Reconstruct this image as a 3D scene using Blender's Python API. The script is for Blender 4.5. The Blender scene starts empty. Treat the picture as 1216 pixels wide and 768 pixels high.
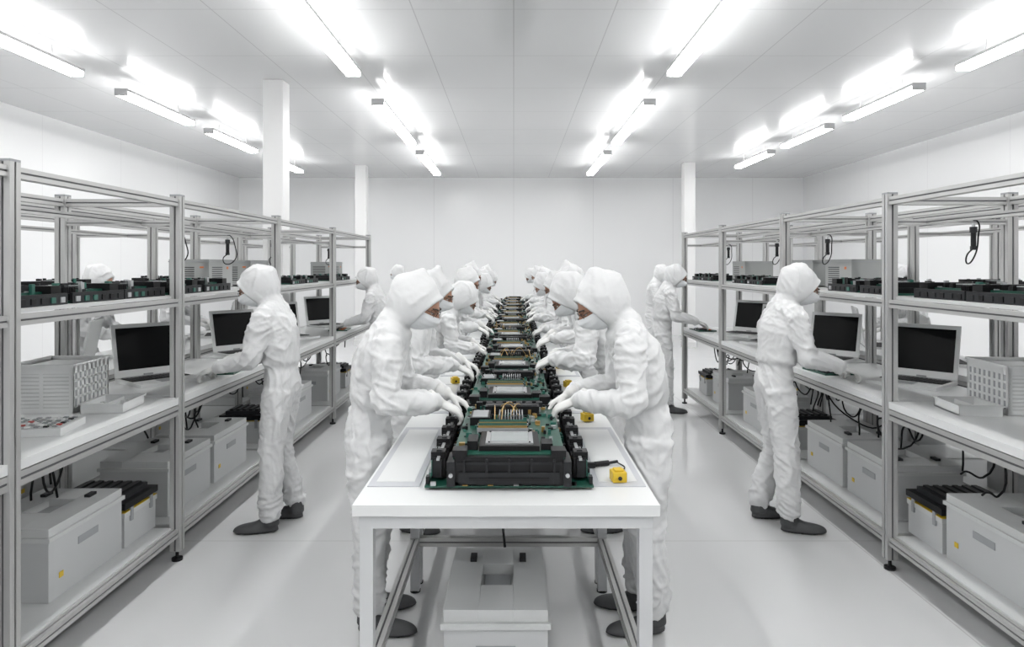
import bpy, math, random
from mathutils import Vector, Matrix, noise, Euler
random.seed(7)
S=bpy.context.scene
COL=S.collection
V=Vector
EYE=1.75; FPX=811.0

# ------------------------------------------------------------------ materials
def mat(name,color,rough=.5,metal=0.0,emit=None,estr=0,bump=0,bscale=40,spec=None,coat=0,var=0,vscale=8,sheen=0):
    m=bpy.data.materials.new(name); m.use_nodes=True
    nt=m.node_tree; b=nt.nodes['Principled BSDF']
    b.inputs['Base Color'].default_value=(*color,1)
    b.inputs['Roughness'].default_value=rough
    b.inputs['Metallic'].default_value=metal
    if spec is not None: b.inputs['Specular IOR Level'].default_value=spec
    if coat: 
        b.inputs['Coat Weight'].default_value=coat; b.inputs['Coat Roughness'].default_value=.08
    if sheen: b.inputs['Sheen Weight'].default_value=sheen
    if emit:
        b.inputs['Emission Color'].default_value=(*emit,1); b.inputs['Emission Strength'].default_value=estr
    if bump or var:
        tc=nt.nodes.new('ShaderNodeTexCoord')
    if bump:
        n=nt.nodes.new('ShaderNodeTexNoise'); n.inputs['Scale'].default_value=bscale; n.inputs['Detail'].default_value=3
        bp=nt.nodes.new('ShaderNodeBump'); bp.inputs['Strength'].default_value=bump; bp.inputs['Distance'].default_value=.01
        nt.links.new(tc.outputs['Object'],n.inputs['Vector']); nt.links.new(n.outputs['Fac'],bp.inputs['Height']); nt.links.new(bp.outputs['Normal'],b.inputs['Normal'])
    if var:
        n2=nt.nodes.new('ShaderNodeTexNoise'); n2.inputs['Scale'].default_value=vscale; n2.inputs['Detail'].default_value=4
        cr=nt.nodes.new('ShaderNodeMapRange'); cr.inputs[1].default_value=.3; cr.inputs[2].default_value=.7
        cr.inputs[3].default_value=1-var; cr.inputs[4].default_value=1
        mx=nt.nodes.new('ShaderNodeVectorMath'); mx.operation='SCALE'; mx.inputs[0].default_value=color
        nt.links.new(tc.outputs['Object'],n2.inputs['Vector']); nt.links.new(n2.outputs['Fac'],cr.inputs[0])
        nt.links.new(cr.outputs[0],mx.inputs['Scale']); nt.links.new(mx.outputs[0],b.inputs['Base Color'])
    return m

def panel_mat(name,color,line,px,py,axes,rough,lw=.008,off=(0,0),coat=0,spec=.5):
    """panels with thin joints; axes = indices of coords used"""
    m=mat(name,color,rough,spec=spec,coat=coat)
    nt=m.node_tree; b=nt.nodes['Principled BSDF']
    tc=nt.nodes.new('ShaderNodeTexCoord'); sp=nt.nodes.new('ShaderNodeSeparateXYZ')
    nt.links.new(tc.outputs['Object'],sp.inputs[0])
    outs=[]
    for a,p,o in zip(axes,(px,py),off):
        ad=nt.nodes.new('ShaderNodeMath'); ad.operation='ADD'; ad.inputs[1].default_value=1000*p-o+p/2
        nt.links.new(sp.outputs[a],ad.inputs[0])
        md=nt.nodes.new('ShaderNodeMath'); md.operation='MODULO'; md.inputs[1].default_value=p
        nt.links.new(ad.outputs[0],md.inputs[0])
        sb=nt.nodes.new('ShaderNodeMath'); sb.operation='SUBTRACT'; sb.inputs[1].default_value=p/2
        nt.links.new(md.outputs[0],sb.inputs[0])
        ab=nt.nodes.new('ShaderNodeMath'); ab.operation='ABSOLUTE'; nt.links.new(sb.outputs[0],ab.inputs[0])
        lt=nt.nodes.new('ShaderNodeMath'); lt.operation='LESS_THAN'; lt.inputs[1].default_value=lw
        nt.links.new(ab.outputs[0],lt.inputs[0]); outs.append(lt)
    mxm=nt.nodes.new('ShaderNodeMath'); mxm.operation='MAXIMUM'
    nt.links.new(outs[0].outputs[0],mxm.inputs[0]); nt.links.new(outs[1].outputs[0],mxm.inputs[1])
    mix=nt.nodes.new('ShaderNodeMix'); mix.data_type='RGBA'
    mix.inputs[6].default_value=(*color,1); mix.inputs[7].default_value=(*line,1)
    nt.links.new(mxm.outputs[0],mix.inputs[0]); nt.links.new(mix.outputs[2],b.inputs['Base Color'])
    n=nt.nodes.new('ShaderNodeTexNoise'); n.inputs['Scale'].default_value=1.3; n.inputs['Detail'].default_value=2
    bp=nt.nodes.new('ShaderNodeBump'); bp.inputs['Strength'].default_value=.04; bp.inputs['Distance'].default_value=.05
    nt.links.new(tc.outputs['Object'],n.inputs['Vector']); nt.links.new(n.outputs['Fac'],bp.inputs['Height']); nt.links.new(bp.outputs['Normal'],b.inputs['Normal'])
    return m

M={}
M['white']=mat('white_laminate',(.66,.67,.67),.3)
M['steel']=mat('white_powdercoat',(.54,.55,.56),.35)
M['alu']=mat('anodised_aluminium',(.46,.46,.455),.35,.45)
M['alud']=mat('aluminium_groove',(.11,.11,.115),.5,.3)
M['black']=mat('black_plastic',(.008,.008,.009),.4,spec=.25)
M['dark']=mat('dark_grey_plastic',(.018,.019,.021),.45,spec=.25)
M['grey']=mat('grey_plastic',(.29,.30,.31),.45,bump=.05,bscale=200)
M['lgrey']=mat('light_grey_plastic',(.52,.53,.53),.42,bump=.05,bscale=200)
M['bin']=mat('bin_grey',(.48,.49,.495),.5)
M['vent']=mat('vented_grey',(.30,.31,.305),.5)
M['pcb']=mat('circuit_green',(.008,.075,.050),.35,var=.4,vscale=60)
M['pcb2']=mat('circuit_teal',(.022,.125,.095),.4,var=.3,vscale=90)
M['silver']=mat('silver_metal',(.48,.49,.50),.3,.6)
M['gold']=mat('gold_contacts',(.45,.29,.10),.3,.6)
M['lcd']=mat('display_grey',(.30,.325,.325),.2)
M['screen']=mat('screen_glass',(.005,.0055,.006),.25,spec=.08)
M['yellow']=mat('yellow_plastic',(.62,.42,.02),.45)
M['orange']=mat('orange_label',(.55,.14,.03),.5)
M['red']=mat('red_button',(.40,.06,.05),.4)
M['blue']=mat('blue_button',(.06,.16,.34),.4)
M['fabric']=mat('coverall_fabric',(.63,.635,.64),.72,bump=.2,bscale=26,sheen=.05)
M['glove']=mat('white_glove',(.62,.62,.61),.5,bump=.15,bscale=60)
M['mask']=mat('face_mask',(.70,.715,.73),.8,bump=.1,bscale=120)
M['skin']=mat('skin',(.33,.175,.115),.5)
M['hair']=mat('dark_hair',(.02,.015,.012),.6)
M['eye']=mat('eye_white',(.55,.53,.50),.2)
M['shoe']=mat('grey_overshoe',(.058,.060,.063),.6,bump=.2,bscale=30)
M['sole']=mat('shoe_sole',(.025,.025,.027),.7)
M['tube']=mat('led_diffuser',(1,1,1),.4,emit=(1,.998,.99),estr=31)
M['tubeup']=mat('led_uplight',(1,1,1),.4,emit=(1,.998,.99),estr=4)
M['house']=mat('lamp_housing',(.62,.62,.63),.4)
M['mat']=mat('antistatic_mat',(.47,.48,.51),.45)
M['floor']=panel_mat('epoxy_floor',(.62,.625,.63),(.48,.48,.48),4.3,4.34,(0,1),.10,lw=.004,off=(2.15,0),coat=.0)
M['ceil']=panel_mat('ceiling_panels',(.69,.695,.70),(.52,.52,.53),.867,1.3,(0,1),.16,lw=.005,off=(0,.67),spec=.45)
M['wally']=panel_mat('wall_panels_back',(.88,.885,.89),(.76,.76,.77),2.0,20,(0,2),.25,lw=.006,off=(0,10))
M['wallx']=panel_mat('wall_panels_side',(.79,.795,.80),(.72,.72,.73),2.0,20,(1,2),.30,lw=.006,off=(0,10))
M['column']=mat('column_paint',(.74,.74,.74),.4)

# ------------------------------------------------------------------ mesh builder
class MB:
    def __init__(s): s.v=[];s.f=[];s.m=[];s.mats=[];s.sm=[]
    def mi(s,k):
        if k not in s.mats: s.mats.append(k)
        return s.mats.index(k)
    def add(s,vs,fs,k,smooth=False):
        o=len(s.v); s.v+= [tuple(p) for p in vs]; mi=s.mi(k)
        for f in fs: s.f.append(tuple(i+o for i in f)); s.m.append(mi); s.sm.append(smooth)
    def box(s,c,d,k,rot=None):
        hx,hy,hz=d[0]/2,d[1]/2,d[2]/2; c=V(c)
        vs=[V((x*hx,y*hy,z*hz)) for z in(-1,1) for y in(-1,1) for x in(-1,1)]
        if rot is not None: vs=[rot@p for p in vs]
        s.add([p+c for p in vs],[(0,2,3,1),(4,5,7,6),(0,1,5,4),(2,6,7,3),(0,4,6,2),(1,3,7,5)],k)
    def bb(s,x0,x1,y0,y1,z0,z1,k): s.box(((x0+x1)/2,(y0+y1)/2,(z0+z1)/2),(abs(x1-x0),abs(y1-y0),abs(z1-z0)),k)
    def cyl(s,p0,p1,r,k,n=12,r1=None):
        p0=V(p0);p1=V(p1);t=(p1-p0).normalized()
        a=t.orthogonal().normalized(); b=t.cross(a); r1=r if r1 is None else r1
        vs=[]
        for p,rr in((p0,r),(p1,r1)):
            for i in range(n):
                q=2*math.pi*i/n; vs.append(p+a*rr*math.cos(q)+b*rr*math.sin(q))
        s.add(vs,[(i,(i+1)%n,n+(i+1)%n,n+i) for i in range(n)],k,True)
        s.add(vs,[tuple(range(n))[::-1],tuple(range(n,2*n))],k)
    def extr(s,p0,p1,w,h=None):
        """T-slot extrusion, axis aligned"""
        h=h or w; p0=V(p0);p1=V(p1);t=(p1-p0).normalized()
        if abs(t.z)>.9: a=V((1,0,0));b=V((0,1,0))
        elif abs(t.y)>.9: a=V((1,0,0));b=V((0,0,1))
        else: a=V((0,1,0));b=V((0,0,1))
        L=(p1-p0).length; c=(p0+p1)/2
        def bx(ca,cb,wa,wb,k):
            d=V((abs(a.x)*wa+abs(b.x)*wb+abs(t.x)*L,abs(a.y)*wa+abs(b.y)*wb+abs(t.y)*L,abs(a.z)*wa+abs(b.z)*wb+abs(t.z)*L))
            s.box(c+a*ca+b*cb,d,k)
        q=.41
        for ia in(-1,1):
            for ib in(-1,1): bx(ia*w*(.5-q/2),ib*h*(.5-q/2),w*q,h*q,'alu')
        bx(0,0,w*.8,h*.8,'alud')
    def tube(s,pts,rad,k,n=20,side=(1,0,0),sub=4,close=True):
        P=[V(p) for p in pts]; R=[(r,r) if not isinstance(r,tuple) else r for r in rad]
        side=V(side); Q=[];RR=[]
        m=len(P)
        for i in range(m-1):
            p0=P[max(i-1,0)];p1=P[i];p2=P[i+1];p3=P[min(i+2,m-1)]
            for j in range(sub):
                u=j/sub
                Q.append(.5*((2*p1)+(p2-p0)*u+(2*p0-5*p1+4*p2-p3)*u*u+(3*p1-p0-3*p2+p3)*u**3))
                e=u*u*(3-2*u) if True else u
                RR.append((R[i][0]*(1-e)+R[i+1][0]*e,R[i][1]*(1-e)+R[i+1][1]*e))
        Q.append(P[-1]);RR.append(R[-1])
        if close:
            t0=(Q[0]-Q[1]).normalized(); t1=(Q[-1]-Q[-2]).normalized()
            r0=min(RR[0]);r1=min(RR[-1])
            Q=[Q[0]+t0*r0*.35]+Q+[Q[-1]+t1*r1*.35]
            RR=[(RR[0][0]*.6,RR[0][1]*.6)]+RR+[(RR[-1][0]*.6,RR[-1][1]*.6)]
        vs=[];M_=len(Q)
        for i,p in enumerate(Q):
            t=(Q[min(i+1,M_-1)]-Q[max(i-1,0)]).normalized()
            a=(side-t*side.dot(t)).normalized(); b=t.cross(a)
            for j in range(n):
                q=2*math.pi*j/n; vs.append(p+a*RR[i][0]*math.cos(q)+b*RR[i][1]*math.sin(q))
        fs=[]
        for i in range(M_-1):
            for j in range(n):
                fs.append((i*n+j,i*n+(j+1)%n,(i+1)*n+(j+1)%n,(i+1)*n+j))
        fs.append(tuple(range(n))[::-1]); fs.append(tuple(range((M_-1)*n,M_*n)))
        s.add(vs,fs,k,True)
    def ell(s,fn,k,nu=28,nv=20):
        """fn(dir)->point for unit direction"""
        vs=[fn(V((0,0,-1)))]
        for i in range(1,nv):
            th=-math.pi/2+math.pi*i/nv
            for j in range(nu):
                ph=2*math.pi*j/nu
                vs.append(fn(V((math.cos(th)*math.cos(ph),math.cos(th)*math.sin(ph),math.sin(th)))))
        vs.append(fn(V((0,0,1))))
        fs=[]
        for j in range(nu): fs.append((0,1+(j+1)%nu,1+j))
        for i in range(nv-2):
            for j in range(nu):
                a=1+i*nu;b=a+nu
                fs.append((a+j,a+(j+1)%nu,b+(j+1)%nu,b+j))
        a=1+(nv-2)*nu
        for j in range(nu): fs.append((a+j,a+(j+1)%nu,len(vs)-1))
        s.add(vs,fs,k,True)
    def mesh(s,name):
        me=bpy.data.meshes.new(name); me.from_pydata(s.v,[],s.f)
        for k in s.mats: me.materials.append(M[k])
        me.polygons.foreach_set('material_index',s.m); me.polygons.foreach_set('use_smooth',s.sm)
        me.update(); return me
    def obj(s,name,loc=(0,0,0),rz=0,bevel=0,parent=None):
        return place(name,s.mesh(name),loc,rz,bevel,parent)
def place(name,me,loc=(0,0,0),rz=0,bevel=0,parent=None,scale=None):
    o=bpy.data.objects.new(name,me); COL.objects.link(o); o.location=loc; o.rotation_euler=(0,0,rz)
    if scale: o.scale=scale
    if bevel:
        b=o.modifiers.new('bevel','BEVEL'); b.width=bevel; b.segments=2; b.limit_method='ANGLE'; b.angle_limit=.6
    if parent: o.parent=parent
    return o
def curve(name,pts,r,k,parent=None,multi=None):
    c=bpy.data.curves.new(name,'CURVE'); c.dimensions='3D'; c.bevel_depth=r; c.bevel_resolution=2; c.resolution_u=6
    for ps in (multi or [pts]):
        sp=c.splines.new('BEZIER'); sp.bezier_points.add(len(ps)-1)
        for b,p in zip(sp.bezier_points,ps):
            b.co=p; b.handle_left_type=b.handle_right_type='AUTO'
    c.materials.append(M[k]); o=bpy.data.objects.new(name,c); COL.objects.link(o)
    if parent: o.parent=parent
    return o

# ------------------------------------------------------------------ room
XL,XR,YB,YF,HC=-6.9,7.27,17.15,-3.2,3.95
def slab(name,x0,x1,y0,y1,z0,z1,k):
    b=MB(); b.bb(x0,x1,y0,y1,z0,z1,k); return b.obj(name)
slab('floor',XL-.1,XR+.1,YF-.1,YB+.1,-.1,0,'floor')
slab('ceiling',XL-.1,XR+.1,YF-.1,YB+.1,HC,HC+.1,'ceil')
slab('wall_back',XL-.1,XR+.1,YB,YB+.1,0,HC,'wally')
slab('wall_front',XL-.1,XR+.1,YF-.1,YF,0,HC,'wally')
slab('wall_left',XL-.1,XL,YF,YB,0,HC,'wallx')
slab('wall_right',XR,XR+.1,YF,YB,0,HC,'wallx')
for i,(x,y) in enumerate([(-2.85,8.2),(-3.36,15.1),(3.76,14.7)]):
    b=MB(); b.bb(-.12,.12,-.12,.12,0,HC,'column'); b.bb(-.14,.14,-.14,.14,0,.12,'column')
    b.obj('support_column',(x,y,0),bevel=.008)

def lamp(x,y0,y1):
    b=MB(); L=y1-y0; z=HC-.19
    b.bb(-.074,.074,0,L,z+.03,z+.06,'house')
    b.bb(-.066,.066,.012,L-.012,z-.02,z+.031,'tube')
    b.bb(-.045,.045,.03,L-.03,z+.06,z+.066,'tubeup')
    b.bb(-.076,.076,-.006,.012,z-.022,z+.062,'house'); b.bb(-.076,.076,L-.012,L+.006,z-.022,z+.062,'house')
    for q in(.2,.8): b.cyl((0,L*q,z+.05),(0,L*q,HC),.006,'house',8)
    b.obj('ceiling_strip_light',(x,y0,0))
for x in(-1.69,1.69):
    for a,c in((-2.6,.2),(.6,3.4),(4.4,7.2),(8.49,11.3),(12.3,15.1)): lamp(x,a,c)  # spans nearest and behind the camera are unseen, added to even the light
for a,c in((-2.0,-.3),(.6,2.3),(3.0,4.6),(5.2,7.2),(8.0,9.7),(10.3,12.1),(12.9,14.7)): lamp(-4.6,a,c)  # near and rearward spans out of view, added for even lighting
for a,c in((-2.0,-.3),(.6,2.3),(3.0,4.5),(5.2,7.0),(7.75,9.4),(9.95,11.6),(12.2,14.0)): lamp(4.6,a,c)  # likewise, near and rearward spans are unseen additions for evenness

# ------------------------------------------------------------------ racks
def rack(xf,xb,ys,name='aluminium_workbench_rack'):
    b=MB(); w=.06; sx=1 if xb>xf else -1
    for y in ys:
        for x in(xf,xb):
            b.extr((x,y,.06),(x,y,2.16),w)
            b.cyl((x,y,0),(x,y,.015),.032,'black'); b.cyl((x,y,.01),(x,y,.07),.01,'black',8)
            b.box((x,y,2.164),(w,w,.01),'grey')
        for z in(.17,.90,1.53,2.12):
            b.extr((xf+sx*w/2,y,z),(xb-sx*w/2,y,z),.045)
        b.extr((xf+sx*w/2,y,2.0),(xb-sx*w/2,y,2.0),.03)
    for y0,y1 in zip(ys[:-1],ys[1:]):
        a,c=y0+w/2,y1-w/2
        for x in(xf,xb):
            for z,h in((.17,.045),(.895,.06),(1.53,.045),(2.12,.045)): b.extr((x,a,z),(x,c,z),.045,h)
        b.extr((xf+sx*.22,a-.02,2.0),(xf+sx*.22,c+.02,2.0),.03)
        b.bb(xf-sx*.022,xb+sx*.02,a,c,.93,.97,'white')
        b.bb(xf+sx*.02,xb-sx*.02,a,c,1.555,1.57,'lgrey')
        b.bb(xf+sx*.02,xb-sx*.02,a,c,.19,.20,'lgrey')
    return b.obj(name)
XLF,XLB=-2.0,-2.68
XRF,XRB=2.17,2.86
YL=[1.0,2.70,4.06,5.75,7.55,9.4]; YR=[.75,2.35,3.94,5.47,7.1,8.67]
rack(XLF,XLB,YL); rack(XRF,XRB,YR)
rack(-3.04,-3.7,YL); rack(3.2,3.86,YR)

# ------------------------------------------------------------------ centre tables
XC=-.027
def table_mesh():
    b=MB(); W=1.092;L=1.3
    b.bb(-W/2,W/2,0,L,.86,.90,'white')
    b.bb(-W/2+.02,W/2-.02,.02,L-.02,.81,.86,'steel')
    for x in(-W/2+.045,W/2-.045):
        for y in(.05,L-.05): b.bb(x-.024,x+.024,y-.024,y+.024,.01,.82,'steel'); b.cyl((x,y,0),(x,y,.012),.028,'dark')
        b.extr((x,.07,.27),(x,L-.07,.27),.045)
    b.extr((-W/2+.07,L-.05,.27),(W/2-.07,L-.05,.27),.045)
    b.extr((-W/2+.07,L-.05,.70),(W/2-.07,L-.05,.70),.03)
    for sx in(-1,1):
        b.bb(sx*.535,sx*.335,.2,1.15,.90,.904,'mat'); b.bb(sx*.51,sx*.36,.25,1.1,.904,.9055,'white')
    return b.mesh('assembly_table')
TM=table_mesh()
NT=10
for i in range(NT): place('assembly_table',TM,(XC,2.42+1.3*i,0),bevel=.004)

# ------------------------------------------------------------------ electronics units
def unit_mesh(seed):
    R=random.Random(seed); b=MB()
    b.bb(-.32,.32,.0,.93,.010,.017,'pcb')
    for x in(-.3,0,.3):
        for y in(.04,.46,.9): b.cyl((x,y,0),(x,y,.012),.008,'silver',8)
    for sx in(-1,1):
        b.bb(sx*.245,sx*.308,.10,.90,.017,.035,'black')
        b.bb(sx*.262,sx*.292,.06,.90,.03,.095,'dark')
        b.bb(sx*.300,sx*.304,.08,.88,.03,.088,'pcb2')
        y=.08
        while y<.88:
            b.bb(sx*.25,sx*.300,y,y+.008,.03,.085+.014*((int(y*50)//4)%2),'black'); y+=.021
        b.bb(sx*.270,sx*.282,.06,.9,.095,.103,'silver' if seed%2 else 'dark')
        for y in(.10,.30,.50,.68,.84):
            b.bb(sx*.253,sx*.308,y,y+.055,.085,.118,'black'); b.bb(sx*.266,sx*.287,y+.012,y+.034,.118,.122,'dark')
            b.cyl((sx*.28,y+.045,.118),(sx*.28,y+.045,.126),.005,'silver',8)
        b.bb(sx*.305,sx*.318,.03,.5,.017,.03,'pcb2')
        for q in range(5): b.bb(sx*.305,sx*.318,.02+q*.1,.05+q*.1,.017,.045,R.choice(['black','dark','silver']))
    # front module
    b.bb(-.205,.205,-.0,.10,.02,.125,'black')
    b.bb(-.19,.19,-.012,.0,.028,.07,'dark'); b.bb(-.15,.15,-.016,-.01,.04,.052,'black')
    b.bb(-.20,.20,-.006,.0,.098,.108,'dark')
    for x in(-.17,-.085,0,.085,.17): b.bb(x-.004,x+.004,-.014,0,.03,.12,'dark')
    for sx in(-1,1):
        b.bb(sx*.205,sx*.235,-.01,.13,.017,.11,'dark'); b.cyl((sx*.22,-.01,.06),(sx*.22,-.018,.06),.008,'silver',10)
        b.bb(sx*.16,sx*.215,.0,.07,.125,.15,'black')
    # upper board
    b.bb(-.215,.215,.03,.92,.108,.128,'pcb')
    for sx in(-1,1): b.bb(sx*.19,sx*.205,.1,.9,.017,.108,'dark')
    b.bb(-.20,.20,.88,.92,.02,.108,'dark')
    # display module
    Z=.128
    b.bb(-.118,.118,.075,.31,Z,Z+.02,'black'); b.bb(-.094,.094,.10,.285,Z+.02,Z+.026,'silver'); b.bb(-.076,.076,.118,.268,Z+.026,Z+.028,'lcd')
    for x in(-.08,.08):
        for y in(.108,.277): b.cyl((x,y,Z+.026),(x,y,Z+.030),.004,'dark',8)
    b.bb(-.165,-.125,.09,.20,Z,Z+.035,'black'); b.bb(.125,.17,.09,.17,Z,Z+.025,'black')
    # memory slots / heat sinks
    for i in range(6):
        y=.34+i*.022; b.bb(-.14,.08,y,y+.007,Z,Z+.027+.004*(i%2),'black' if i%3 else 'grey'); 
        b.bb(-.135,.075,y+.002,y+.005,Z+.027,Z+.037,'pcb2' if i%3 else 'gold')
    for i in range(9):
        x=-.05+i*.013; b.bb(x,x+.005,.52,.64,Z,Z+.043,'grey' if seed%3 else 'dark')
    b.bb(-.055,.065,.515,.645,Z,Z+.01,'dark')
    b.bb(-.18,-.09,.5,.66,Z,Z+.035,'black'); b.bb(-.17,-.1,.51,.65,Z+.035,Z+.038,'grey')
    b.bb(-.12,.14,.72,.80,Z,Z+.04,'black'); b.bb(-.11,.13,.73,.79,Z+.04,Z+.043,'dark')
    for i in range(7): b.bb(-.17+i*.05,-.14+i*.05,.84,.88,Z,Z+.035,R.choice(['dark','black','silver','dark']))
    for _ in range(170):
        x=R.uniform(-.205,.205); y=R.uniform(.07,.9)
        if abs(x)<.125 and y<.32: continue
        w=R.uniform(.006,.026); d=R.uniform(.006,.022); h=R.uniform(.003,.020)
        b.bb(x-w/2,x+w/2,y,y+d,Z,Z+h,R.choice(['black','dark','black','silver','lcd','gold','pcb2','pcb2','pcb2','dark']))
    for _ in range(24):
        x=R.uniform(-.2,.2); y=R.uniform(.32,.9); b.cyl((x,y,Z),(x,y,Z+R.uniform(.012,.028)),R.uniform(.005,.009),R.choice(['silver','black','gold','dark']),8)
    for _ in range(60):
        sx=R.choice([-1,1]); x=sx*R.uniform(.215,.245); y=R.uniform(.12,.9)
        b.bb(x-.008,x+.008,y,y+R.uniform(.008,.03),.017,.017+R.uniform(.005,.07),R.choice(['black','dark','silver','gold','lcd','pcb2','pcb2']))
    for _ in range(12):
        x=R.uniform(-.3,.28); b.bb(x,x+.02,-.0,.015,.017,.03,R.choice(['silver','gold','black']))
    return b.mesh('circuit_board_assembly')
UM=[unit_mesh(s) for s in(1,2,3)]
for i in range(12):
    k=(0,1,2)[i%3]
    place('circuit_board_assembly',UM[k],(XC+.01+(0 if i==0 else random.uniform(-.015,.015)),2.58+1.06*i,.9),random.uniform(-.01,.01) if i else 0)
def bwires(y):
    ws=[]
    R=random.Random(int(y*10))
    for i in range(5):
        x0=XC+R.uniform(-.2,.2); x1=x0+R.uniform(-.12,.12); y0=y+R.uniform(.5,.7); y1=y0+R.uniform(.08,.3)
        ws.append([(x0,y0,1.045),((x0+x1)/2,(y0+y1)/2,1.085+R.uniform(0,.02)),(x1,y1,1.045)])
    curve('wire_harness',None,.0022,'black' if int(y)%2 else 'gold',multi=ws)
for i in range(5): bwires(2.5+1.06*i)

def yellow_mesh():
    b=MB(); b.bb(-.028,.028,-.03,.03,0,.04,'yellow'); b.bb(-.018,.018,-.02,.02,.04,.048,'yellow'); b.cyl((0,-.031,.018),(0,-.034,.018),.008,'dark'); return b.mesh('yellow_sensor_block')
YM=yellow_mesh()
place('yellow_sensor_block',YM,(.41,2.68,.9055),.1,.003)
for x,y in((.40,3.72),(.38,4.75),(.38,5.6),(-.42,4.9)): place('yellow_sensor_block',YM,(x,y,.9055),.3,.003)
b=MB(); b.cyl((0,0,.012),(.06,.02,.012),.011,'black'); b.cyl((.06,.02,.012),(.1,.035,.014),.006,'dark'); b.box((-.02,-.005,.01),(.04,.022,.02),'dark')
b.obj('test_probe',(.34,2.86,.9055))
curve('probe_cable',[(.44,2.895,.915),(.46,2.83,.912),(.42,2.77,.912),(.41,2.71,.925)],.003,'black')

# ------------------------------------------------------------------ bins
def bin_mesh():
    b=MB(); W,D,H=.42,.58,.34
    b.bb(-W/2,W/2,-D/2,D/2,0,H*.86,'bin')
    b.bb(-W/2-.012,W/2+.012,-D/2-.012,D/2+.012,H*.82,H*.88,'lgrey')
    z0,z1=H*.88,H
    b.bb(-W/2,-.07,-D/2,D/2,z0,z1,'lgrey'); b.bb(.07,W/2,-D/2,D/2,z0,z1,'lgrey')
    b.bb(-.07,.07,-D/2,-.08,z0,z1,'lgrey'); b.bb(-.07,.07,.12,D/2,z0,z1,'lgrey')
    b.bb(-.06,.06,-.07,.11,z0,z0+.006,'grey')
    for sx in(-1,1): b.bb(sx*.10,sx*.13,.14,.2,z1,z1+.015,'dark')
    for sx in(-1,1): b.bb(sx*(W/2+.003),sx*(W/2),-.08,.08,H*.55,H*.66,'grey')
    b.bb(-.08,.08,-D/2-.003,-D/2,H*.55,H*.66,'grey')
    b.bb(W/2,W/2+.004,-.22,-.19,H*.25,H*.33,'yellow'); b.bb(-W/2-.004,-W/2,-.22,-.19,H*.25,H*.33,'yellow')
    return b.mesh('storage_bin')
BM=bin_mesh()
def crate_mesh():
    b=MB(); W,D,H=.42,.32,.30
    b.bb(-W/2,W/2,-D/2,D/2,0,H*.62,'bin'); b.bb(-W/2-.006,W/2+.006,-D/2-.006,D/2+.006,H*.55,H*.64,'lgrey')
    b.bb(-W/2-.010,W/2+.010,-D/2-.010,D/2+.010,H*.70,H*.82,'black'); b.bb(-W/2+.03,W/2-.03,-D/2+.03,D/2-.03,H*.6,H*.92,'dark')
    b.bb(-W/2-.008,W/2+.008,-D/2-.008,D/2+.008,H*.645,H*.652,'yellow')
    for sx in(-1,1):
        for y in(-.1,.1): b.bb(sx*(W/2+.012),sx*W/2,y-.012,y+.012,H*.45,H*.7,'grey')
    for x in(-.1,.1): b.bb(x-.012,x+.012,-D/2-.012,-D/2,H*.45,H*.7,'grey')
    for i in range(6): b.bb(-.15+i*.055,-.12+i*.055,-.11,.11,H*.92,H*.96,'black')
    return b.mesh('equipment_case')
CM=crate_mesh()
place('storage_bin',BM,(-.07,2.95,0),0,.008,scale=(.97,1,1.2))
for i in range(2,10,2): place('storage_bin',BM,(-.03,2.95+1.3*i,0),0,.008)
for k,(me,nm,y) in enumerate([(BM,'storage_bin',1.9),(BM,'storage_bin',3.42),(CM,'equipment_case',3.90),(BM,'storage_bin',4.50),(BM,'storage_bin',5.15),(CM,'equipment_case',6.1),(BM,'storage_bin',6.9),(BM,'storage_bin',8.1),(CM,'equipment_case',8.8)]):
    place(nm,me,(-2.34,y,.2),random.uniform(-.01,.01),.008)
for k,(me,nm,y) in enumerate([(BM,'storage_bin',1.6),(BM,'storage_bin',3.34),(CM,'equipment_case',3.82),(BM,'storage_bin',4.42),(BM,'storage_bin',5.06),(CM,'equipment_case',5.9),(BM,'storage_bin',6.55),(BM,'storage_bin',7.6),(CM,'equipment_case',8.3)]):
    place(nm,me,(2.51,y,.2),math.pi+random.uniform(-.01,.01),.008)
for y in(3.4,4.6,6.3,8.3):
    place('storage_bin',BM,(-3.37,y,.2),0,.008); place('storage_bin',BM,(3.53,y-.1,.2),0,.008)

# ------------------------------------------------------------------ laptops
def laptop_mesh():
    b=MB(); W,D=.42,.38
    b.bb(-W/2,W/2,-D/2,D/2,0,.022,'white')
    b.bb(-W/2+.02,W/2-.02,-.03,D/2-.03,.022,.0235,'dark')
    for r in range(7):
        for c in range(14):
            x=-W/2+.025+c*.0267; y=-.025+r*.0255; b.bb(x,x+.021,y,y+.020,.0235,.027,'black')
    b.bb(-.06,.06,-D/2+.03,-.05,.022,.023,'grey')
    T=Matrix.Rotation(math.radians(-12),3,'X')
    def sb(c,d,k):
        c=T@V(c); b.box(c+V((0,D/2-.005,.02)),d,k,rot=T)
    sb((0,.0,.185),(W,.014,.36),'white'); sb((0,-.0075,.195),(W-.05,.003,.285),'screen')
    b.cyl((-W/2+.04,D/2-.005,.02),(W/2-.04,D/2-.005,.02),.010,'grey')
    b.bb(-.03,.03,D/2-.02,D/2-.012,.03,.04,'grey')
    return b.mesh('laptop')
LM=laptop_mesh()
R_=math.radians
BZ=.97
place('laptop',LM,(-2.38,4.60,BZ),R_(52),.003)
place('laptop',LM,(2.62,4.50,BZ),R_(-50),.003)
place('laptop',LM,(-2.34,6.0,BZ),R_(52),.003)
place('laptop',LM,(2.54,5.62,BZ),R_(-50),.003)
for y in(7.3,8.75): place('laptop',LM,(-2.36,y,BZ),R_(50),.003)
for y in(6.8,7.65): place('laptop',LM,(2.54,y,BZ),R_(-50),.003)
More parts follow.
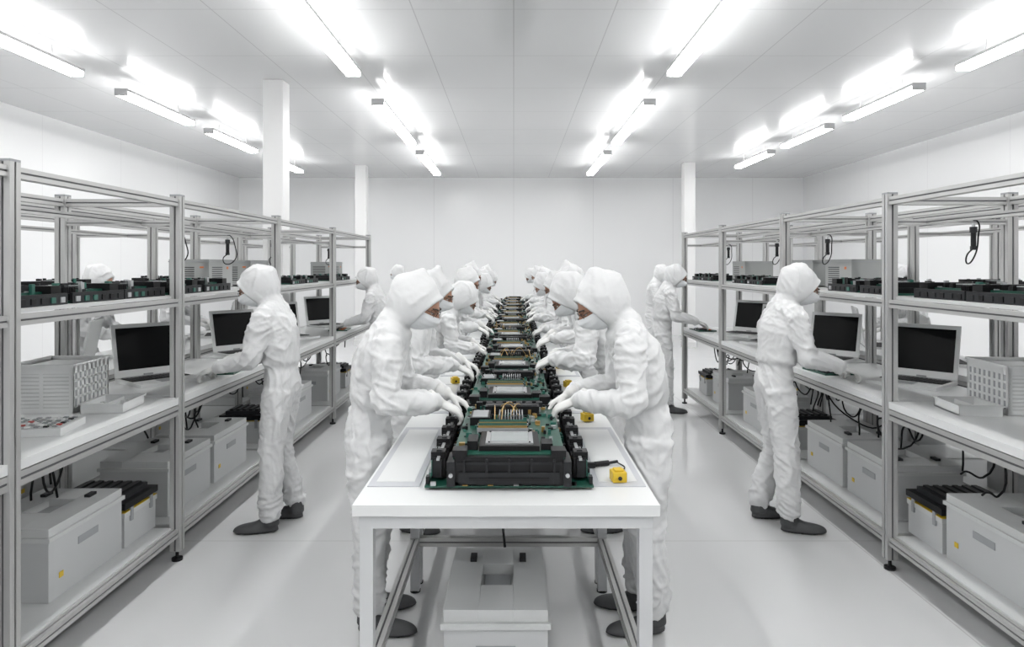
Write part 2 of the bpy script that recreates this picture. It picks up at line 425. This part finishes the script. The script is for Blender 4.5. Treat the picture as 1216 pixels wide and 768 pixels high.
for y in(3.3,5.0,7.5,9.0):
    place('laptop',LM,(-3.35,y,BZ),R_(-70),.003)
for y in(3.1,5.4,6.5,8.3): place('laptop',LM,(3.53,y,BZ),R_(70),.003)

# louvred baskets
def basket_mesh():
    b=MB(); W,D,H=.32,.36,.26; t=.012
    for x in(-W/2,W/2-t): 
        b.bb(x,x+t,-D/2,D/2,0,.03,'white'); b.bb(x,x+t,-D/2,D/2,H-.05,H,'white')
        for i in range(9):
            y=-D/2+i*(D-.02)/8; b.bb(x,x+t,y,y+.02,0,H,'white')
        for z in(.075,.12,.165): b.bb(x,x+t,-D/2,D/2,z,z+.012,'white')
        b.bb(x+t*.3,x+t*.7,-D/2,D/2,.02,H-.02,'grey')
    for y in(-D/2,D/2-t):
        b.bb(-W/2,W/2,y,y+t,0,.03,'white'); b.bb(-W/2,W/2,y,y+t,H-.05,H,'white')
        for x in(-W/2,-.01,W/2-.02): b.bb(x,x+.02,y,y+t,0,H,'white')
        for i in range(9):
            z=.035+i*.02; b.bb(-W/2,W/2,y,y+t,z,z+.012,'white')
        b.bb(-W/2,W/2,y+t*.3,y+t*.7,.02,H-.02,'lgrey')
    b.bb(-W/2,W/2,-D/2,D/2,0,.008,'white'); b.bb(-W/2-.008,W/2+.008,-D/2-.008,-D/2+.014,H-.012,H,'white'); b.bb(-W/2-.008,W/2+.008,D/2-.014,D/2+.008,H-.012,H,'white')
    b.bb(-W/2-.008,-W/2+.014,-D/2,D/2,H-.012,H,'white'); b.bb(W/2-.014,W/2+.008,-D/2,D/2,H-.012,H,'white')
    b.bb(-W/2+.02,W/2-.02,-D/2+.02,D/2-.02,H-.04,H-.02,'white')
    return b.mesh('louvred_basket')
KM=basket_mesh()
place('louvred_basket',KM,(-2.49,3.76,BZ),R_(4)); place('louvred_basket',KM,(2.73,3.70,BZ),R_(-4))
def tray_mesh():
    b=MB(); W,D,H=.21,.26,.055
    b.bb(-W/2,W/2,-D/2,D/2,0,.006,'white')
    for x in(-W/2,W/2-.006): b.bb(x,x+.006,-D/2,D/2,0,H,'white')
    for y in(-D/2,D/2-.006): b.bb(-W/2,W/2,y,y+.006,0,H,'white')
    for x in(-W/2-.008,W/2-.008): b.bb(x,x+.016,-D/2-.008,D/2+.008,H-.006,H,'white')
    for y in(-D/2-.008,D/2-.008): b.bb(-W/2,W/2,y,y+.016,H-.006,H,'white')
    b.bb(-.003,.003,-D/2,D/2,0,H*.8,'white')
    for i in range(14): b.box((random.uniform(-.09,.09),random.uniform(-.11,.11),.02),(.02,.02,.02),random.choice(['lgrey','white','grey']))
    return b.mesh('parts_tray')
TR=tray_mesh()
place('parts_tray',TR,(-2.18,3.72,BZ),R_(6)); place('parts_tray',TR,(2.43,3.66,BZ),R_(-6))
b=MB()
b.bb(-.15,.15,-.13,.13,0,.035,'white'); b.bb(-.14,.14,-.12,.12,.035,.037,'lgrey')
R1=random.Random(4)
for r in range(6):
    for c in range(7): 
        x=-.118+c*.039;y=-.10+r*.039; kk=R1.choice(['red','dark','grey','lcd','lcd','white','grey','dark','white','lcd','grey','white'])
        b.bb(x-.010,x+.010,y-.009,y+.009,.037,.044,kk)
b.obj('keypad_console',(-2.24,3.22,BZ),R_(10),.002)
def tab_mesh():
    b=MB(); b.bb(-.11,.11,-.16,.16,0,.012,'pcb'); b.bb(-.09,.0,-.14,.0,.012,.03,'dark'); b.bb(.03,.06,-.12,.12,.012,.022,'orange'); b.bb(-.1,-.02,.05,.13,.012,.02,'silver')
    for i in range(20): b.box((random.uniform(-.1,.02),random.uniform(-.14,.14),.016),(.015,.02,.012),random.choice(['black','gold','silver','pcb2']))
    return b.mesh('small_circuit_board')
SM=tab_mesh()
for x,y in((-2.12,5.02),(2.30,5.0),(-2.1,8.25),(2.27,8.2)): place('small_circuit_board',SM,(x,y,BZ),R_(5))

# vented grey units and dark modules on shelf
def vent_mesh():
    b=MB(); W,D,H=.30,.42,.225
    b.bb(-W/2,W/2,-D/2,D/2,.01,H,'vent')
    for x in(-.12,.12):
        for y in(-.18,.18): b.cyl((x,y,0),(x,y,.012),.012,'dark',8)
    for sx in(-1,1):
        for i in range(8):
            z=.05+i*.016; b.bb(sx*(W/2+.002),sx*W/2,-.16,.02,z,z+.006,'dark')
        b.bb(sx*(W/2+.002),sx*W/2,.10,.13,.15,.17,'orange')
    for i in range(8):
        z=.05+i*.016; b.bb(-.12,.04,-D/2-.002,-D/2,z,z+.006,'dark')
    b.bb(.08,.11,-D/2-.002,-D/2,.16,.172,'orange'); b.bb(-W/2-.004,W/2+.004,-D/2-.004,D/2+.004,H-.02,H-.014,'grey')
    return b.mesh('vented_power_unit')
VM=vent_mesh()
def mod_mesh(seed):
    R=random.Random(seed); b=MB()
    b.bb(-.16,.16,-.2,.2,.0,.012,'pcb'); b.bb(-.14,.14,-.19,.19,.012,.04,'black'); b.bb(-.10,.10,-.15,.15,.04,.052,'pcb')
    b.bb(-.06,.06,-.10,.06,.052,.068,'dark'); b.bb(-.05,.05,-.09,.05,.068,.071,'lcd' if seed==3 else 'grey')
    for i in range(5): b.bb(-.13,.13,-.18+i*.012,-.176+i*.012,.04,.066,'black')
    b.bb(-.14,.14,.12,.19,.04,.075,'black')
    for i in range(26): 
        x=R.uniform(-.14,.12);y=R.uniform(-.19,.17); b.bb(x,x+R.uniform(.01,.03),y,y+R.uniform(.01,.03),.04,.04+R.uniform(.015,.045),R.choice(['black','dark','silver','pcb2','dark','pcb2','grey']))
    for sx in(-1,1):
        b.bb(sx*.15,sx*.165,-.2,.2,0,.045,'dark')
        for q in range(6): b.bb(sx*.165,sx*.170,-.18+q*.065,-.15+q*.065,.008,.03,R.choice(['pcb2','dark','black','silver']))
    return b.mesh('electronics_module')
OM=[mod_mesh(3),mod_mesh(5)]
SZ=1.57
for y in(2.98,3.43,3.86,4.34,4.8): place('electronics_module',OM[int(y*10)%2],(-2.24,y,SZ),random.uniform(-.05,.05),scale=(1,1,1.15))
for y in(2.75,3.2,3.64,4.25,4.7): place('electronics_module',OM[int(y*10)%2],(2.42,y,SZ),random.uniform(-.05,.05),scale=(1,1,1.15))
for y in(6.6,7.05,8.0,8.45): place('electronics_module',OM[0],(-2.24,y,SZ)); 
for y in(6.4,6.85,8.0,8.42): place('electronics_module',OM[1],(2.42,y,SZ))
for x,y in((-2.42,5.3),(-2.42,6.1),(-2.45,8.95)): place('vented_power_unit',VM,(x,y,SZ),0,.004)
for y in(5.2,5.85,7.5): place('vented_power_unit',VM,(2.62,y,SZ),math.pi,.004)
for y in(3.5,5.0,6.4,7.9):
    place('electronics_module',OM[1],(-3.35,y,SZ)); place('electronics_module',OM[0],(3.52,y,SZ))

# hanging plugs
def plug(x,y):
    e=bpy.data.objects.new('hanging_power_connector',None); COL.objects.link(e)
    b=MB(); b.cyl((0,0,.0),(0,0,.07),.013,'black'); b.cyl((0,0,.07),(0,0,.10),.018,'dark'); b.cyl((0,0,.10),(0,0,.12),.008,'silver'); b.box((0,0,-.01),(.025,.018,.02),'dark')
    o=b.obj('connector_body',(x,y,1.85),parent=e)
    curve('connector_cable',[(x,y,1.985),(x+.02,y,1.98),(x+.045,y+.03,1.9),(x+.04,y+.05,1.80),(x-.02,y+.02,1.76),(x-.035,y,1.80),(x,y,1.84)],.004,'black',parent=e)
for y in(4.5,5.3,6.3,8.2): plug(-2.22,y)
for y in(3.55,5.2,6.2,7.6): plug(2.39,y)

# cables beneath benches
def cables(x0,x1,y0,y1,n,seed,name='cable_bundle'):
    R=random.Random(seed); ws=[]
    for i in range(n):
        ya=R.uniform(y0,y1); yb=ya+R.uniform(-.3,.3); xa=R.uniform(x0,x1); xb=R.uniform(x0,x1)
        zl=R.uniform(.56,.76)
        ws.append([(xa,ya,.93),(xa,ya+.02,.84),((xa+xb)/2,(ya+yb)/2,zl),(xb,yb,zl+R.uniform(-.04,.12)),(xb,yb+.05,.55 if i%2 else .9)])
    curve(name,None,.006,'black',multi=ws)
YLp=list(zip(YL[:-1],YL[1:])); YRp=list(zip(YR[:-1],YR[1:]))
for i,(a,c) in enumerate(YLp): cables(-2.55,-2.2,a+.2,c-.2,10,i)
for i,(a,c) in enumerate(YRp): cables(2.37,2.7,a+.2,c-.2,10,i+20)
curve('table_cable',None,.006,'black',multi=[[(-.35,3.2,.81),(-.3,3.3,.66),(-.2,3.35,.6),(-.1,3.3,.68),(-.08,3.25,.82)],[(.0,3.2,.81),(.05,3.3,.65),(.15,3.35,.6),(.24,3.3,.7),(.26,3.25,.82)],[(-.1,3.25,.81),(-.06,3.2,.6),(-.04,3.15,.45)]])
for xx,P in((-2.5,YLp),(2.68,YRp)):
    for a,c in P:
        b=MB(); L=(c-a)*.6; b.bb(-.04,.04,-L/2,L/2,0,.05,'dark')
        for i in range(6): b.bb(-.025,.025,-L/2+.08+i*.13,-L/2+.15+i*.13,-.02,0,'black')
        b.obj('power_strip',(xx,(a+c)/2,.88))

# ------------------------------------------------------------------ people
def remesh(mb,name,vox,smooth,key):
    me=mb.mesh(name+'_src'); o=bpy.data.objects.new('tmp',me); COL.objects.link(o)
    r=o.modifiers.new('r','REMESH'); r.mode='VOXEL'; r.voxel_size=vox
    s=o.modifiers.new('s','SMOOTH'); s.factor=.5; s.iterations=smooth
    dg=bpy.context.evaluated_depsgraph_get(); dg.update()
    out=bpy.data.meshes.new_from_object(o.evaluated_get(dg)); out.name=name
    bpy.data.objects.remove(o); bpy.data.meshes.remove(me)
    out.materials.clear(); out.materials.append(M[key])
    for p in out.polygons: p.use_smooth=True; p.material_index=0
    return out

def hand_mesh(curl=1.0):
    b=MB()
    b.tube([(0,-.075,0),(0,-.03,0),(0,0,0)],[(.045,.042),(.039,.034),(.030,.023)],'glove',16)
    b.tube([(0,-.01,0),(0,.03,-.001),(0,.07,-.002),(0,.092,-.004)],[(.030,.021),(.040,.018),(.042,.016),(.039,.013)],'glove',18)
    fx=[-.031,-.0105,.0105,.030]; L=[.070,.078,.072,.058]; spread=[-.08,-.02,.04,.10]
    for x,l,sp,q in zip(fx,L,spread,(0,.1,.2,.35)):
        p=V((x,.078,-.004)); pts=[p.copy()]; a=R_(12+6*q)*curl
        for seg,(fr,da) in enumerate(((.2,10),(.42,30),(.32,32),(.26,22))):
            p=p+V((math.sin(sp)*l*fr,math.cos(a)*l*fr,-math.sin(a)*l*fr)); pts.append(p.copy()); a+=R_(da+8*q)*curl
        b.tube(pts,[.0105,.0108,.0100,.0095,.0078],'glove',12,sub=4)
    b.tube([(-.018,.018,-.004),(-.040,.040,-.014),(-.054,.066,-.030),(-.046,.090,-.044)],[.016,.0135,.0115,.009],'glove',12)
    return remesh(b,'glove',.0042,3,'glove')
HAND=[hand_mesh(1.2),hand_mesh(1.5)]
def mirror(me):
    m=me.copy(); m.transform(Matrix.Scale(-1,4,V((1,0,0)))); m.flip_normals(); return m
HANDL=[mirror(h) for h in HAND]

def shoe_mesh():
    b=MB()
    def fn(d):
        x=d.x;y=d.y;z=d.z
        w=.052-.008*(y<0)
        p=V((x*w*(1+.12*max(0,y)),y*.145+.045,0))
        top=.055+.05*math.exp(-((y+.55)/.42)**2)
        p.z=.012+ (top*max(0,z)**.8 if z>0 else z*.012)
        return p
    b.ell(fn,'shoe',28,20)
    b.tube([(0,-.045,.05),(0,-.045,.11),(0,-.045,.15)],[(.050,.060),(.046,.055),(.044,.052)],'shoe',16)
    m=remesh(b,'overshoe',.007,3,'shoe')
    for v in m.vertices:
        if v.co.z<.004: v.co.z=.0
    m.materials.append(M['sole'])
    for p in m.polygons:
        if p.center.z<.016: p.material_index=1
    return m
SHOE=shoe_mesh()

def face_pt(d):
    x=d.x*.074; y=d.y*.092+.020; z=d.z*.112
    if d.z<0: x*=1-.22*(-d.z)**1.5; 
    if d.y>0:
        y+=.024*math.exp(-((x/.012)**2)-(((z+.012)/.020)**2))     # nose
        y+=.008*math.exp(-((x/.010)**2)-(((z-.012)/.020)**2))
        for sx in(-1,1): y-=.010*math.exp(-(((x-sx*.030)/.014)**2)-(((z-.015)/.011)**2))
        y+=.005*math.exp(-(((z-.034)/.010)**2)-(x/.05)**2)
        y+=.006*math.exp(-(((z+.052)/.008)**2)-(x/.02)**2)        # lips
        y+=.008*math.exp(-(((z+.09)/.015)**2)-(x/.02)**2)        # chin
    return V((x,y,z))
def head_mesh():
    b=MB(); b.ell(face_pt,'skin',64,56)
    for sx in(-1,1):
        b.ell(lambda d:V((sx*.030,.094,.014))+d*.0105,'eye',12,8)
        b.ell(lambda d:V((sx*.030,.1005,.010))+V((d.x*.005,d.y*.0045,d.z*.005)),'hair',10,8)
        b.ell(lambda d:V((sx*.030,.0955,.0195))+V((d.x*.014,d.y*.0105,d.z*.006)),'skin',12,8) # eyelid
        b.tube([(sx*.014,.112,.034),(sx*.030,.111,.040),(sx*.052,.095,.036)],[(.003,.0045)]*3,'hair',8,side=(0,0,1),sub=3)
        b.ell(lambda d:V((sx*.076,.005,-.002))+V((d.x*.008,d.y*.016,d.z*.030)),'skin',12,8)
        # slim spectacle frame
        pts=[V((sx*.031+math.cos(q)*.021,.117-.10*abs(math.cos(q)*.021+.031)**1.2,.012+math.sin(q)*.015)) for q in [i*math.pi/6 for i in range(13)]]
        b.tube(pts,[.0013]*13,'dark',6,side=(.1,1,.2),sub=1)
        b.tube([(sx*.052,.113,.018),(sx*.068,.075,.018),(sx*.078,.03,.012)],[.0014]*3,'dark',6,side=(0,0,1))
    b.tube([(-.010,.118,.018),(0,.121,.020),(.010,.118,.018)],[.0014]*3,'dark',6,side=(0,0,1))
    return b.mesh('head')
HEAD=head_mesh()
def mask_mesh():
    nu,nv=28,20; vs=[];fs=[]
    for i in range(nv+1):
        el=R_(-72+ (74)*i/nv)
        for j in range(nu+1):
            az=R_(-78+156*j/nu)
            d=V((math.cos(el)*math.sin(az),math.cos(el)*math.cos(az),math.sin(el)))
            p=V((d.x*.079,d.y*.098+.021,d.z*.114-.0))
            if d.z<0: p.x*=1-.18*(-d.z)**1.5
            c=math.cos(az)**2
            p.y+=.030*c*math.exp(-(((p.z+.030)/.045)**2))+.002*math.sin(i*1.6)
            vs.append(p)
    for i in range(nv):
        for j in range(nu): a=i*(nu+1)+j; fs.append((a,a+1,a+nu+2,a+nu+1))
    b=MB(); b.add(vs,fs,'mask',True)
    b.tube([(.07,.055,-.01),(.078,.03,.0),(.08,.0,.01)],[.002]*3,'mask',6,side=(0,0,1)); b.tube([(-.07,.055,-.01),(-.078,.03,.0),(-.08,.0,.01)],[.002]*3,'mask',6,side=(0,0,1))
    return b.mesh('face_mask')
MASK=mask_mesh()

def worker_parts(P,seed):
    b=MB(); k='fabric'
    pel=V(P['pel']); ch=V(P['chest']); sh=V(P['sh']); hd=V(P['head'])
    waist=pel.lerp(ch,.30)+V((0,-.006,0)); bl=pel.lerp(ch,.46)+V((0,-.006,0))
    b.tube([pel+V((0,0,-.13)),pel+V((0,-.01,-.02)),waist,bl,ch,sh+V((0,-.005,.0)),sh+V((0,.01,.05)),sh.lerp(hd,.5)+V((0,-.02,0))],
           [(.115,.085),(.165,.112),(.142,.098),(.165,.118),(.185,.124),(.165,.102),(.105,.09),(.078,.082)],k,28)
    SL=[V(P['sL']),V(P['sR'])]
    b.tube([SL[0],sh+V((0,-.01,.015)),SL[1]],[.066,.085,.066],k,18,side=(0,0,1))
    for s,sx in(('L',-1),('R',1)):
        S0=V(P['s'+s]);E=V(P['e'+s]);W=V(P['w'+s])
        b.tube([S0,S0.lerp(E,.35),S0.lerp(E,.8),E,E.lerp(W,.35),E.lerp(W,.75),W],[.072,.072,.064,.061,.060,.051,.041],k,20,side=(0,0,1) if abs((W-E).normalized().x)>.8 else (1,0,0))
        K=V(P['k'+s]);A=V(P['a'+s]); H=pel+V((sx*.09,-.005,-.04))
        b.tube([H,H.lerp(K,.4),K,K.lerp(A,.45),K.lerp(A,.8),A.lerp(K,.08),A],[(.092,.104),(.090,.098),(.074,.080),(.072,.078),(.072,.076),(.070,.074),(.058,.062)],k,20)
    RH=Matrix.Translation(hd)@Euler((-R_(P['pitch']),0,R_(P.get('turn',0)))).to_matrix().to_4x4()
    pk=P.get('peak',.02)
    def hood(d):
        x=d.x*.108;y=d.y*.135-.020;z=d.z*.142+.006
        if d.z>0:
            z+=pk*math.exp(-(((d.y+.30)/.30)**2))*(d.z**3)*(1-.8*abs(d.x))
            y-=.022*math.exp(-(((d.z-.55)/.3)**2))*(d.y<0)
        FC=.058+.34*z
        if y>FC: y=FC+ (y-FC)*.10
        return RH@V((x,y,z))
    b.ell(hood,k,40,30)
    rim=[]
    for i in range(28):
        q=2*math.pi*i/28; z=math.sin(q)*.098-.004; rim.append(RH@V((math.cos(q)*.080,.060+.34*z,z)))
    for i in range(28): b.tube([rim[i],rim[(i+1)%28]],[.011,.011],k,8,side=(.3,.5,.8),sub=1)
    m=remesh(b,'coverall',P.get('vox',.0105),3,k)
    off=V((seed*3.1,seed*1.7,seed*.9)); nz=noise.noise
    nrm=[v.normal.copy() for v in m.vertices]
    joints=[(V(P[q]),.13,.9) for q in('kL','kR')]+[(V(P[q]),.12,1.0) for q in('eL','eR')]+[(V(P[q])+V((0,0,.06)),.12,1.1) for q in('aL','aR')]+[(V((x,pel.y,pel.z-.06)),.15,.8) for x in(-.09,.09)]+[(V(P[q])-V((0,0,.07)),.12,.8) for q in('sL','sR')]+[(waist+V((x,0,0)),.12,.8) for x in(-.12,.12,0)]
    RHi=RH.inverted(); co=[]
    Wp=[V(P['wL']),V(P['wR'])]
    def ridge(n,kk): 
        return max(0,1-abs(n)*kk)**1.6
    for v,n in zip(m.vertices,nrm):
        p=v.co; hl=RHi@p
        j=0
        for c,rad,amp in joints: j=max(j,amp*math.exp(-((p-c).length/rad)**2))
        wx=nz(p*2.3+off); wy=nz(p*2.3+off+V((9,0,0))); wz=nz(p*2.3+off+V((0,9,0)))
        sl=1 if p.x>0 else -1
        qv=V((p.x*9+p.z*2.2*sl+wx*2.2,p.y*9-p.z*2.0+wy*2.2,p.z*2.4+wz))+off
        qj=V((p.x*5+wx*1.5,p.y*5+wy*1.5,p.z*17+p.y*8+p.x*5*sl+wz*2.5))+off
        qf=p*21+V((wx,wy,wz))*3+off
        dl=.0140*(ridge(nz(qv),3.6)-.25)
        dj=.0190*(ridge(nz(qj),3.2)-.3)
        df=.0042*(ridge(nz(qf),2.6)-.3)
        g=1.0
        if hl.length<.21:
            g=.62
            if hl.y>.01+.38*hl.z: g=.08
        for c in Wp:
            if (p-c).length<.05: g*=.25
        d=(dl*(1-.5*j)+dj*j+df+.006*nz(p*4+off))*g
        co.append(p+n*d)
    for v,c in zip(m.vertices,co): v.co=c
    out=[('coverall',m,Matrix.Identity(4)),('head',HEAD,RH),('face_mask',MASK,RH)]
    for s,sx in(('L',-1),('R',1)):
        W=V(P['w'+s]); E=V(P['e'+s])
        d=V(P.get('h'+s,(W-E))).normalized()
        up=V((sx*.25,0,1)); z=(up-d*up.dot(d)).normalized(); x=d.cross(z)
        Mx=Matrix((x,d,z)).transposed().to_4x4(); Mx.translation=W+d*.02
        out.append(('glove_'+('left' if sx<0 else 'right'),(HANDL if sx<0 else HAND)[P.get('hand',0)],Mx))
        A=V(P['a'+s]); 
        fm=Matrix.Translation(V((A.x,A.y+.045,0)))@Matrix.Rotation(R_(-8*sx),4,'Z')
        out.append(('overshoe_'+('left' if sx<0 else 'right'),SHOE,fm))
    return out
TABLE_A=dict(pel=(0,0,.96),chest=(0,.045,1.285),sh=(0,.105,1.41),head=(0,.225,1.555),pitch=30,turn=-12,
  sL=(-.165,.105,1.395),sR=(.165,.105,1.395),eL=(-.22,.13,1.13),eR=(.23,.10,1.12),wL=(-.12,.37,1.09),wR=(.13,.34,1.10),
  hL=(.18,.8,-.36),hR=(-.22,.8,-.40),kL=(-.10,.02,.51),kR=(.10,.01,.51),aL=(-.12,-.02,.10),aR=(.11,.01,.10),peak=.04,vox=.0085)
TABLE_B=dict(TABLE_A,head=(0,.225,1.555),pitch=34,turn=12,eL=(-.24,.10,1.12),eR=(.22,.13,1.13),wL=(-.11,.35,1.105),wR=(.12,.38,1.09),peak=.05,
  kL=(-.10,.015,.51),kR=(.11,.03,.51),aL=(-.11,-.02,.10),aR=(.12,.02,.10),hand=1)
TABLE_C=dict(TABLE_A,chest=(0,.065,1.27),sh=(0,.16,1.385),head=(0,.295,1.51),pitch=46,turn=4,sL=(-.165,.16,1.37),sR=(.165,.16,1.37),
  eL=(-.25,.19,1.12),eR=(.21,.21,1.11),wL=(-.09,.40,1.10),wR=(.15,.42,1.09),peak=.03,hand=1)
TABLE_D=dict(TABLE_A,chest=(0,.03,1.30),sh=(0,.08,1.43),head=(0,.185,1.59),pitch=24,turn=-4,sL=(-.165,.08,1.415),sR=(.165,.08,1.415),
  eL=(-.21,.10,1.15),eR=(.25,.08,1.14),wL=(-.14,.36,1.12),wR=(.10,.34,1.12),peak=.06)
BENCH_A=dict(pel=(0,0,.97),chest=(0,.02,1.31),sh=(0,.065,1.44),head=(0,.165,1.60),pitch=26,turn=8,
  sL=(-.17,.065,1.425),sR=(.17,.065,1.425),eL=(-.22,.13,1.15),eR=(.22,.13,1.15),wL=(-.12,.39,1.08),wR=(.12,.39,1.08),
  hL=(.12,.9,-.3),hR=(-.12,.9,-.3),kL=(-.11,.03,.51),kR=(.11,.05,.51),aL=(-.14,.03,.10),aR=(.12,-.06,.10),peak=.012,vox=.0085)
BENCH_B=dict(BENCH_A,kL=(-.11,.04,.51),kR=(.11,.03,.51),aL=(-.12,-.07,.10),aR=(.14,.04,.10),turn=-8,pitch=24,peak=.02)
WP={'TA':worker_parts(TABLE_A,1),'TB':worker_parts(TABLE_B,2),'TC':worker_parts(TABLE_C,5),'TD':worker_parts(TABLE_D,6),'BA':worker_parts(BENCH_A,3),'BB':worker_parts(BENCH_B,4)}
def worker(kind,x,y,rz,sc=1.0):
    e=bpy.data.objects.new('cleanroom_worker',None); COL.objects.link(e); e.location=(x,y,0); e.rotation_euler=(0,0,rz); e.scale=(sc,sc,sc)
    for nm,me,mx in WP[kind]:
        o=bpy.data.objects.new(nm,me); COL.objects.link(o); o.parent=e; o.matrix_local=mx
H_=math.pi/2
KL=['TA','TD','TC','TA','TD','TC','TA','TC','TD']; KR=['TB','TC','TD','TB','TC','TB','TD','TB','TC']
for i in range(9):
    y=3.36+1.3*i
    worker(KL[i],-.705-(random.uniform(0,.02) if i else 0),y+(random.uniform(-.09,.09) if i else 0),-H_+(random.uniform(-.14,.14) if i else 0.05),1 if i==0 else random.uniform(.96,1.02))
    worker(KR[i],.655+(random.uniform(0,.02) if i else 0),y+(random.uniform(-.09,.09) if i else 0),H_+(random.uniform(-.14,.14) if i else -.05),1 if i==0 else random.uniform(.96,1.02))
worker('BA',-1.57,4.62,H_,.995)
worker('BB',1.77,4.62,-H_,1.0)
worker('BB',1.80,8.25,-H_-.1,1.0)
worker('BA',-1.62,8.25,H_,.98)
worker('BA',2.35,11.5,-H_-.5,1.0)
worker('BB',-1.95,12.4,H_,1.0)
worker('BA',-4.17,6.6,-H_,1.0); worker('BB',-4.17,8.3,-H_,.98); worker('BB',4.33,4.5,H_,1.0); worker('BA',4.33,7.4,H_,1.0)

# ------------------------------------------------------------------ world + camera
w=bpy.data.worlds.new('world'); S.world=w; w.use_nodes=True
w.node_tree.nodes['Background'].inputs[0].default_value=(.9,.92,.95,1); w.node_tree.nodes['Background'].inputs[1].default_value=.5
cd=bpy.data.cameras.new('camera'); cam=bpy.data.objects.new('camera',cd); COL.objects.link(cam)
cam.location=(0,0,EYE); cam.rotation_euler=(math.pi/2,0,0)
cd.sensor_width=36; cd.lens=36*FPX/1216; cd.shift_x=-2/1216; cd.shift_y=-69/1216; cd.clip_start=.05
S.camera=cam
S.view_settings.view_transform='Standard'; S.view_settings.exposure=0
